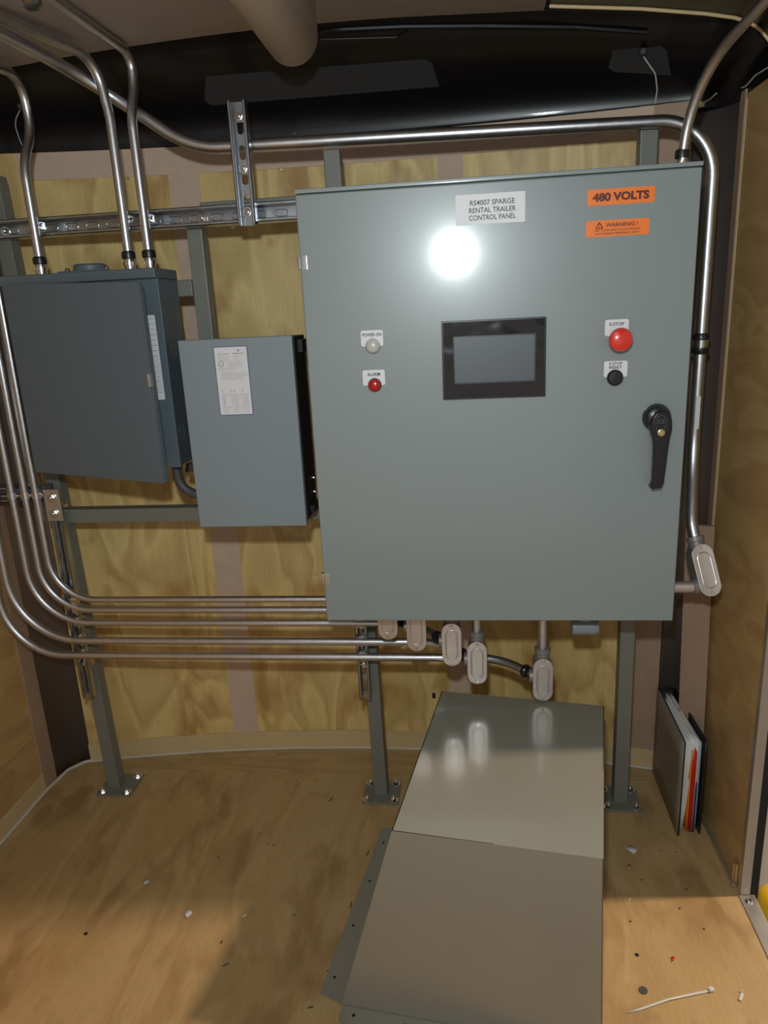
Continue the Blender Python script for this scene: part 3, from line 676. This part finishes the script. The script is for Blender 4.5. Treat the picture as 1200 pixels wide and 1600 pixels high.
# three risers into the breaker box
zt = -.119
YC = .178
rA, rB, rC = .0105, .0105, .0105
A0 = P(63, 412, 'y', YC); B0 = P(202, 407, 'y', YC); C0 = P(234, 407, 'y', YC)
ta = conduit('leftmost of three risers, bent back and into the breaker box top', [V((-.60, -1.2, .135)), V((-.650, .215, .309)), V((A0.x, .235, .20)), V((A0.x, YC, .125)), V((A0.x, YC, zt))], [0, .10, .12, .12, 0], rA)
tb = conduit('middle riser into the breaker box, rising straight before bending forward', [V((-.62, -.6, .315)), V((-.51, -.06, .316)), V((-.450, .172, .313)), V((B0.x, YC, .20)), V((B0.x, YC, zt))], [0, .4, .10, .2, 0], rB)
tc_ = conduit('right riser into the breaker box, offset near the long conduit', [V((C0.x-.035, -1.2, .318)), V((C0.x, .212, .329)), V((C0.x, .215, .262)), V((C0.x, YC, .205)), V((C0.x, YC, zt))], [0, .09, .12, .12, 0], rC)
for t, q in ((ta, A0), (tb, B0), (tc_, C0)):
    connector(t, V((q.x, YC, zt)), (0, 0, 1), rA); clamp(t, V((q.x, YS-.018, -.008)), (0, 0, 1), rA, (-1, 0, 0))
t = thing('conduit_hanger', 'small zinc conduit hanger on the ceiling in the upper left corner', 'hanger', (-.50, .02, .33))
a_ = P(50, 2, 'z', .318); bm = B(); lathe(bm, [(.016, -.006), (.016, .008), (.011, .010), (0, .010)], a_, (.3, -.3, -1), 20); box(bm, (a_.x-.01, a_.y-.004, a_.z), (a_.x+.01, a_.y+.004, .352), .001); obj('strap', bm, 'strut', t)
bm = B(); tube(bm, [a_, P(30, 8, 'z', .318)], .0022, 8); obj('screw', bm, 'zinc', t)
LBC = V((.850, .078, -.824)); LBM = Matrix.Rotation(math.radians(4), 4, 'Z') @ Matrix.Rotation(math.radians(-22), 4, 'X') @ Matrix.Rotation(math.radians(-9), 4, 'Y')
LBE = LBC + LBM.to_3x3() @ V((0, .022, .068))
# long conduit over the panel to the right side
rD = .0128; YD = .226
pA = P(0, 52, 'y', YD); pB = P(262, 203, 'y', YD); pC = P(330, 231, 'y', YD); pD = P(1000, 197, 'y', YD); xR = .8495
mid = P(300, 232, 'y', YD); pz = P(118, 113, 'y', .216); py_ = P(-40, 31, 'y', -.12); pf_ = py_+(py_-pz)*.75; pf_.z = py_.z-.01
sl = pD.z-pC.z
t = conduit('long conduit crossing above the control panel and dropping down its right side', [pf_, py_, pz, mid, V((xR, YD, pD.z+.004)), V((xR, YD, -.60)), LBE+LBM.to_3x3() @ V((0, 0, .04)), LBE], [0, .3, .25, .22, .115, .2, .1, 0], rD, 16)
pb = P(1095, 537, 'y', YD)
bm = B(); c0 = V((xR, YD, pb.z)); lathe(bm, [(rD*1.1, -.016), (rD*1.2, -.014), (rD*1.2, .014), (rD*1.1, .016)], c0, (0, 0, 1), 20); cpl = obj('coupling', bm, 'zinc', t)
for s in (-1, 1):
    bm = B(); lathe(bm, [(rD*1.15, 0), (rD*1.4, .001), (rD*1.45, .007), (rD*1.3, .013), (rD*1.02, .015)], c0+V((0, 0, s*.008)), (0, 0, s), 20); obj('compression_ring', bm, 'black', cpl)  # dark reflection on these metal nuts is put into the black colour
bm = B(); box(bm, (xR-.006, YD-rD-.001, -.53), (xR+.004, YD-rD+.001, -.455)); obj('sticker', bm, 'white', t)
clamp(t, V((-.1535, YD+.0, mid.z+.0015)), (1, 0, 0), rD, (0, 0, 1), .005)
# riser at the right top
t = conduit('short conduit rising from the cabinet top right corner, bending toward the door', [V((1.02, -.42, .262)), V((.845, -.10, .245)), V((.760, .105, .155)), V((.757, .12, .005))], [0, .25, .25, 0], .0095)
connector(t, V((.757, .12, .0)), (0, 0, 1), .0095)

# five conduits along the bottom
hz = [P(200, 937, 'y', .19).z, P(200, 953, 'y', .19).z, P(200, 973, 'y', .19).z, P(200, 1000, 'y', .19).z, P(200, 1023, 'y', .19).z]
vx = [-.776, -.806, -.842, -.903, -.935]
rr = [.0088, .0088, .0092, .0105, .0105]
bend = [.115, .125, .15, .18, .16]
bx = [.129, .197, .281, .341, .497]
bz = [-.945, -.975, -1.014, -1.062, -1.106]
names = ['topmost', 'second from top', 'third from top', 'fourth from top', 'lowest']
YL = .190; YBd = .118; EW = .026
for i in range(5):
    z = hz[i]; jog = .11 if i < 4 else .17; x_end = bx[i]-EW-.018
    bzc = bz[i]
    y0 = YL-(.004 if i > 2 else 0)
    t = conduit(f'{names[i]} of the five parallel conduits bending in from the left wall',
                [V((vx[i], y0, .262)), V((vx[i], y0, z)), V((bx[i]-.095 if i < 4 else bx[i]-.10, y0, z)), V((bx[i]-.022, .117, bzc))], [0, bend[i], .16, 0], rr[i], 14)
    # clamps on left post channel and on middle post channel
    clamp(t, V((-.722, YS-.012, z)), (1, 0, 0), rr[i], (0, 0, -1), .004)
    if i > 1: clamp(t, V((.046, YS-.012, z)), (1, 0, 0), rr[i], (0, 0, -1), .004)
    if i < 3: clamp(t, V((vx[i], y0+.001, -.648)), (0, 0, 1), rr[i], (-1, 0, 0), .018)
    # fitting ring where it meets the conduit body
    d = V((.72, -.70, 0)).normalized()
    bm = B(); lathe(bm, [(rr[i]*1.05, -.010), (rr[i]*1.5, -.009), (rr[i]*1.55, -.002), (rr[i]*1.3, .002), (rr[i]*1.3, .012)], V((bx[i]-.034, .130, bzc)), d, 20); cc = obj('connector', bm, 'black', t)

# conduit bodies
def lb(label, c, m, hub_left=True, bw=.047, bl=.112, stub=None, kind='up', side_hub=-1):
    """c: centre of the cover; cover looks along local -Y"""
    t = thing('elbow_fitting', label, 'conduit fitting', c)
    def tr(bm): bm.transform(Matrix.Translation(V(c)) @ m); return bm
    bm = B(); L = obround(0, 0, bw*.96, bl*.98, .0)
    prism(bm, [V((p.x*.93, .048, p.z*.97)) for p in L], (0, -.012, 0))
    bm2 = B(); lo = [bm2.verts.new(V((p.x, .002, p.z))) for p in L]; hi = [bm2.verts.new(V((p.x*.93, .048, p.z*.97))) for p in L]
    for k in range(len(L)):
        j = (k+1) % len(L); bm2.faces.new((lo[k], lo[j], hi[j], hi[k]))
    bm2.faces.new(hi); bm2.faces.new(lo[::-1]); merge(bm, bm2)
    lathe(bm, [(bw*.36, 0), (bw*.37, .018), (bw*.40, .020), (bw*.40, .030), (bw*.33, .031)], V((0, .022, bl*.40)), (0, 0, 1), 22)
    if side_hub: lathe(bm, [(bw*.38, 0), (bw*.36, .022), (bw*.31, .023)], V((side_hub*bw*.18, .022, 0 if kind == 'up' else -bl*.27)), (side_hub, 0, 0), 22)
    obj('housing', tr(bm), 'cast', t)
    bm = B(); prism(bm, obround(0, 0, bw, bl, .002), (0, -.003, 0), .001, 2)
    # raised ridge and sunken centre
    ri = obround(0, 0, bw*.58, bl*.68, -.0012); tube(bm, ri+[ri[0]], .0018, 8, False)
    cv = obj('cover', tr(bm), 'cast_cover', t)
    for s in (-1, 1):
        bm = B(); lathe(bm, [(.0032, 0), (.0034, .0015), (.0022, .0026), (0, .0026)], V((0, -.001, s*bl*.43)), (0, -1, 0), 12); obj('screw', tr(bm), 'zinc', cv)
    return t
I4 = Matrix.Identity(4)
bl_names = ['partly hidden leftmost conduit body under the cabinet edge', 'second conduit body from the left, top hidden by the cabinet', 'middle conduit body of the five under the cabinet', 'fourth conduit body, just left of the cover box middle', 'rightmost and lowest conduit body above the floor cover']
for i in range(5):
    t = lb(bl_names[i], V((bx[i], .088, bz[i])), Matrix.Rotation(math.radians(0), 4, 'Z'))
    top = bz[i]+.112*.40+.031
    if i > 2 or top < -PH-.002:
        bm = B(); tube(bm, [V((bx[i], .110, top-.01)), V((bx[i], .110, -PH+.006))], .0115, 18); tag(rebase(obj('conduit_nipple', bm, 'emt'), (bx[i], .110, top-.01)), ['', '', 'very short', 'short', 'longest upright'][i]+' steel nipple joining a conduit body to the cabinet bottom'+['', '', ', above the middle body', ', above the fourth body', ', above the rightmost body'][i], 'pipe')
# right side body, leaning with its conduit
t = lb('leaning conduit body at the right side of the cabinet, below the side conduit', LBC, LBM, kind='side', side_hub=-1, bw=.048, bl=.118)
hb = LBC + LBM.to_3x3() @ V((-.030, .022, -.032)); bm = B(); tube(bm, [V((PW-.008, hb.y, hb.z)), hb], .0132, 20); tag(rebase(obj('conduit_nipple', bm, 'cast_cover'), (PW-.008, hb.y, hb.z)), 'horizontal steel nipple between cabinet side and leaning conduit body', 'pipe')

# ------------------------------------------------------------------ bent sheet cover on the floor
t = thing('equipment_cover', 'large olive grey sheet metal cover box on the floor below the control panel', 'cover', (.35, -.13, FZ))
CH = .40
RL, RR = P(690, 1080, 'z', FZ+CH), P(944, 1103, 'z', FZ+CH)
FL, FR = P(612, 1298, 'z', FZ+CH), P(943, 1342, 'z', FZ+CH)
dd = (FR-FL).normalized(); back = V((-dd.y, dd.x, 0))
BL = P(534, 1569, 'z', FZ+.003); BR = V((FR.x+.004, FR.y-.035, BL.z))
SL = BL+(RL-FL); SR = BR+(RR-FR); SL.z = SR.z = BL.z
def plate(name, q, n):
    bm = B(); prism(bm, q, V(n).normalized()*.0018); return obj(name, bm, 'cover', t)
plate('top_sheet', [RL, RR, FR, FL], (0, 0, -1))
plate('front_sheet', [FL, FR, BR, BL], back)
plate('side_sheet', [RL, FL, BL, SL], dd); plate('side_sheet', [RR, FR, BR, SR], -dd)
fd = (SL-BL).normalized()
e_ = P(597, 1293, 'z', FZ+.003); f_ = P(500, 1551, 'z', FZ+.003)
bm = B(); prism(bm, [e_, SL+fd*0, BL, f_], (0, 0, -.0016)); flg = obj('side_flange', bm, 'cover', t)
for k in range(4):
    bm = B(); p = f_*(1-.08-.27*k)+e_*(.08+.27*k)+dd*.018; lathe(bm, [(.0032, 0), (.0032, .0004), (0, .0004)], p+V((0, 0, .0002)), (0, 0, 1), 12); obj('screw_hole', bm, 'blackm', flg)
g0 = BL+dd*.004-back*.001; g1 = BR
bm = B(); prism(bm, [g0, g1, g1-back*.042, g0-back*.036+dd*.004, g0-back*.030-dd*.002], (0, 0, -.0016)); flg = obj('front_flange', bm, 'cover', t)
for s_ in (.026, .128, .30):
    bm = B(); lathe(bm, [(.0036, 0), (.0036, .0004), (0, .0004)], g0+dd*s_-back*.017+V((0, 0, .0002)), (0, 0, 1), 16); obj('screw_hole', bm, 'blackm', flg)

# ------------------------------------------------------------------ leaning board and binder on the right
q0 = P(1114, 1272, 'z', FZ); q0.x = min(q0.x, XR-.008)
t0 = P(1117, 823, 'x', XR-.006); t1 = P(1072, 820, 'y', t0.y+.045)
b1 = V((t1.x+.005, q0.y+.055, FZ))
bm = B(); nn = V((.35, 1, 0)).normalized()*.010; prism(bm, [q0, b1, t1, t0], nn*1.0)
tag(rebase(obj('wooden_board', bm, 'mdf'), (q0.x, q0.y, FZ)), 'tall narrow brown board leaning in the right corner behind the binder', 'board')

t = thing('ring_binder', 'open-topped ring binder with papers and coloured dividers standing on the floor', 'binder', (.87, .22, FZ))
a = P(1058, 1306, 'z', FZ); b = P(1024, 1217, 'z', FZ); c = P(1090, 1304, 'z', FZ)
Hh = P(1068, 1160, 'y', a.y).z-FZ
al = (b-a).normalized(); Lb = .265; bk = a+al*Lb; 
sp_ = V((al.y, -al.x, 0)).normalized()
if sp_.x < 0: sp_ = -sp_
ck = bk+sp_*.045
def leaf(a, b, h0, h1, th, m, name, parent, seg=1, n=None, lean=V((0, 0, 0)), bulge=0):
    d = (b-a); nrm = V((d.y, -d.x, 0)).normalized()*th
    g = []
    for j in range(5):
        z = h0+(h1-h0)*j/4; row = []
        for i in range(9):
            s = i/8; p = a+d*s; p = V((p.x, p.y, FZ+z)) + lean*(j/4)*(1-s)
            if bulge: p = p + nrm.normalized()*bulge*math.sin(PI*s)
            row.append(p)
        g.append(row)
    bm = B(); sheet(bm, g); return obj(name, bm, m, parent, solid=th)
fan = V((-.004, 0, 0))
leaf(a, bk, .002, Hh, .003, 'bindertan', 'front_cover', t)
leaf(a-al*.0015+sp_*.003, bk+sp_*.003, .001, Hh+.001, .0025, 'blackm', 'cover_lining', t)
leaf(c+V((.004, 0, 0)), ck, .002, Hh, .004, 'black', 'back_cover', t)
leaf(bk, ck, .002, Hh, .003, 'black', 'spine', t)
bm = B()
for z in (.10, .20, .27):
    m0 = bk*.5+ck*.5-al*.03; tube(bm, [V((m0.x, m0.y, FZ+z*Hh/.3))+sp_*.016*math.cos(k)-al*.016*math.sin(k) for k in [2*PI*i/16 for i in range(17)]], .0015, 6, False)
obj('rings', bm, 'zinc', t)
w3 = (c-a)
def fp(s): return a+w3*s
def bpk(s): return bk+(ck-bk)*s
for k, s in enumerate((.10, .14, .18, .23, .28)):
    leaf(fp(s)+al*.012, bpk(.1+s*.5)-al*.012, .006, Hh-.008-.002*k, .0015, 'paper', 'paper_sheets', t, lean=V((.004+.012*k/4, 0, 0)), bulge=.001*k)
leaf(fp(.48)+al*.006, bpk(.45)-al*.012, .008, Hh-.030, .003, 'taborange', 'orange_divider', t)
leaf(fp(.60)+al*.002, bpk(.52)-al*.012, .008, Hh-.034, .003, 'tabred', 'red_divider', t)
leaf(fp(.68)+al*.004, bpk(.6)-al*.012, .006, Hh-.032, .002, 'tabred', 'red_divider', t)
leaf(fp(.78)+al*.003, bpk(.68)-al*.012, .006, Hh*.55, .003, 'tabblue', 'navy_divider', t)
leaf(fp(.86)+al*.008, bpk(.78)-al*.012, .006, Hh-.01, .004, 'bluepaper', 'pocket_sheet', t)
leaf(fp(.56)+al*.02, bpk(.48)-al*.012, .03, Hh-.006, .008, 'paper', 'paper_sheets', t)
leaf(fp(.74)+al*.008, bpk(.70)-al*.012, .006, Hh-.006, .004, 'paper', 'paper_sheets', t)

# ------------------------------------------------------------------ wires on the black nose
def wire(label, pts, r=.0016, plug=None, m='wire'):
    t = thing('wire', label, 'wire', pts[0]); bm = B(); tube(bm, fillet(pts, .03, 6), r, 8); obj('lead', bm, m, t)
    if plug is not None:
        bm = B(); lathe(bm, [(.010, -.002), (.010, .004), (.006, .006), (.006, .012), (0, .012)], plug, (CAM-plug).normalized(), 16); obj('grommet', bm, 'blackm', t)
    return t
wire('thin grey wire hanging from the black nose above the cabinet', [nose(1003, 84, .008), nose(1010, 95, .012), nose(1024, 115, .012), nose(1027, 140, .008), nose(1024, 158, .004), P(1024, 166, 'y', wy(.72)-.004)], plug=nose(1005, 80, .004))
wire('thin grey wire curling at the far left on the black nose', [nose(33, 168, .004), nose(25, 185, .006), nose(24, 198, .006), nose(32, 222, .004), nose(38, 232, .003)], .0012, plug=nose(33, 166, .001))
wire('thin white wire running along the top of the right wall', [nose(1098, 160, .004), nose(1108, 157, .005), nose(1119, 145, .005), P(1140, 143, 'x', XR-.004), P(1165, 135, 'x', XR-.004), P(1180, 118, 'x', XR-.004), P(1202, 104, 'x', XR-.004)], .0016)
t1_ = P(1092, 161, 'y', wy(.86)-.002)
bm = B(); prism(bm, [P(a_, b_, 'y', t1_.y-.004) for a_, b_ in ((1080, 155), (1091, 152), (1093, 158), (1102, 160), (1100, 167), (1084, 168))], (0, .0006, 0)); tag(rebase(obj('tape_piece', bm, 'ytape'), t1_), 'scrap of yellow masking tape at the top right wall corner', 'tape')

# ------------------------------------------------------------------ small litter on the floor
def flr(px, py, dz=0.0): return P(px, py, 'z', FZ+dz)
def scrap(name, label, cat, pix, m='paper', th=.0006, curl=.002, group=None):
    q = [flr(a_, b_, .001+curl*(i % 2)) for i, (a_, b_) in enumerate(pix)]; bm = B(); prism(bm, q, (0, 0, th)) if len(q) == 3 else None
    if len(q) == 4:
        g = [[q[0]*(1-s)+q[1]*s for s in (0, .5, 1)], [(q[3]*(1-s)+q[2]*s) for s in (0, .5, 1)]]; bm = B(); sheet(bm, g)
    o = obj(name, bm, m, solid=th); return tag(rebase(o, sum(q, V((0, 0, 0)))/len(q)*1.0), label, cat, group)
scrap('paper_scrap', 'white paper scrap nearest the camera on the left floor', 'scrap', [(287, 1427), (295, 1419), (301, 1426), (292, 1434)])
scrap('paper_scrap', 'smaller crumpled white scrap in the shaded left floor', 'scrap', [(223, 1376), (230, 1372), (235, 1377), (227, 1382)], curl=.006)
scrap('paper_scrap', 'white paper scrap on the floor right of the metal cover', 'scrap', [(977, 1325), (984, 1320), (997, 1327), (991, 1334)])
scrap('wood_chip', 'small red chip on the floor right of the cover, near the zip tie', 'chip', [(1048, 1496), (1052, 1494), (1055, 1497), (1052, 1501)], 'tabred', .001, .004)
scrap('wood_chip', 'pale chip on the floor below the binder', 'chip', [(1051, 1334), (1055, 1330), (1057, 1331), (1053, 1336)], 'pine')
scrap('wood_chip', 'dark brown chip between paper scrap and metal cover', 'chip', [(981, 1351), (985, 1350), (986, 1358), (982, 1359)], 'mdf', .001)
scrap('wood_chip', 'tiny white sliver at the edge of the floor shade on the left', 'chip', [(379, 1431), (385, 1427), (386, 1429), (380, 1433)], 'paper')
# zip tie
t = thing('zip_tie', 'white nylon zip tie lying on the floor at bottom right', 'zip tie', flr(1048, 1564))
a_, b_ = flr(980, 1582, .002), flr(1112, 1547, .002); mid_ = (a_+b_)/2+V((0, .004, .001)); n_ = (b_-a_).cross(V((0, 0, 1))).normalized()
bm = B(); sheet(bm, [[p+n_*w2*s for s in (-1, 1)] for p, w2 in ((a_, .0010), (a_*.85+b_*.15, .0022), (mid_, .0024), (b_, .0026))]); obj('strap', bm, 'translucent', t, solid=.0015)
bm = B(); box(bm, (-.006, -.0045, -.001), (.004, .0045, .005), .001, 2, Matrix.Translation(b_) @ (b_-a_).to_track_quat('X', 'Z').to_matrix().to_4x4()); obj('head', bm, 'translucent', t)
bm = B(); p = flr(1005, 1548); lathe(bm, [(.003, 0), (.0085, .0), (.0085, .002), (.0035, .002), (.003, .001)], p, (0, 0, 1), 20); tag(rebase(obj('rubber_washer', bm, 'rubber'), p), 'dark round washer on the floor beside the zip tie', 'washer')
bm = B(); p = flr(1158, 1558, .002); box(bm, (-.009, -.003, -.001), (.009, .003, .002), .0012, 2, Matrix.Translation(p) @ Matrix.Rotation(1.0, 4, 'Z')); tube(bm, [p+V((.004, .007, 0)), p+V((.008, .012, .003)), p+V((.002, .013, .003))], .001, 6); tag(rebase(obj('plastic_clip', bm, 'translucent'), p), 'small translucent plastic clip on the floor at bottom right', 'clip')
for px, py, dx, dy, m, lab in ((514, 1252, 6, -7, 'blackm', 'short black wire offcut left of the middle post foot'), (347, 1510, 11, -5, 'rubber', 'thin dark wire offcut on the lower left floor'), (573, 1336, 3, -7, 'blackm', 'short black offcut left of the cover fold'),
                             (547, 1418, 2, -8, 'blackm', 'black offcut beside the cover left flange'), (569, 1300, 8, -22, 'ytape', 'long pale wood sliver left of the cover'), (982, 1408, 3, -5, 'ytape', 'tiny pale sliver right of the cover'),
                             (347, 1470, -2, 4, 'blackm', 'small black crumb at the edge of the floor shade'), (489, 1573, -8, 2, 'blackm', 'thin dark offcut left of the front flange')):
    a_, b_ = flr(px, py, .0012), flr(px+dx, py+dy, .0012); bm = B(); tube(bm, [a_, (a_+b_)/2+V((.001, 0, .001)), b_], .0011, 6)
    tag(rebase(obj('offcut', bm, m), a_), lab, 'offcut')
for px, py, lab in ((134, 1459, 'dark knot hole in the lower left floor sheet'), (995, 1492, 'dark screw hole in the floor left of the red chip')):
    p = flr(px, py); bm = B(); lathe(bm, [(.0045, 0), (.0045, .0004), (0, .0004)], p, (0, 0, 1), 14); tag(rebase(obj('screw_hole', bm, 'blackm'), p), lab, 'hole')
for px, py in ((678, 1087),):
    pp = P(px, py, 'y', wy(.22)-.0006); bm = B(); box(bm, (pp.x-.005, pp.y-.0005, pp.z-.009), (pp.x+.005, pp.y+.0004, pp.z+.009), .0002, 1); tag(rebase(obj('knot', bm, 'blackm'), pp), 'dark spot in the plywood left of the cover top', 'knot')
for px, py in ((495, 1218), (432, 1213), (463, 1219), (266, 1218), (368, 1234), (418, 1320), (428, 1321), (406, 1303), (341, 1340), (460, 1430), (512, 1518), (300, 1180), (1034, 1330), (1003, 1375), (1062, 1420), (1072, 1390), (985, 1440), (1100, 1452)):
    p = flr(px, py); bm = B(); bmesh.ops.create_icosphere(bm, subdivisions=1, radius=.0022)
    for v in bm.verts: v.co = V((v.co.x*rnd.uniform(.7, 1.5), v.co.y*rnd.uniform(.6, 1.3), v.co.z*.5+.0012))+p
    tag(rebase(obj('crumb', bm, 'blackm'), p), 'tiny dark crumb scattered on the plywood floor', 'crumb', 'tiny dark crumbs on the floor')
# yellow object outside the door
t = thing('yellow_cylinder', 'rounded yellow object outside the side door at the right edge', 'container', P(1200, 1440, 'x', 1.15))
p = P(1213, 1425, 'x', 1.12); bm = B(); lathe(bm, [(.05, -.11), (.055, -.10), (.055, .02), (.050, .045), (.035, .062), (.015, .07), (0, .07)], p, (0, 0, 1), 28); obj('shell', bm, 'yellow', t)
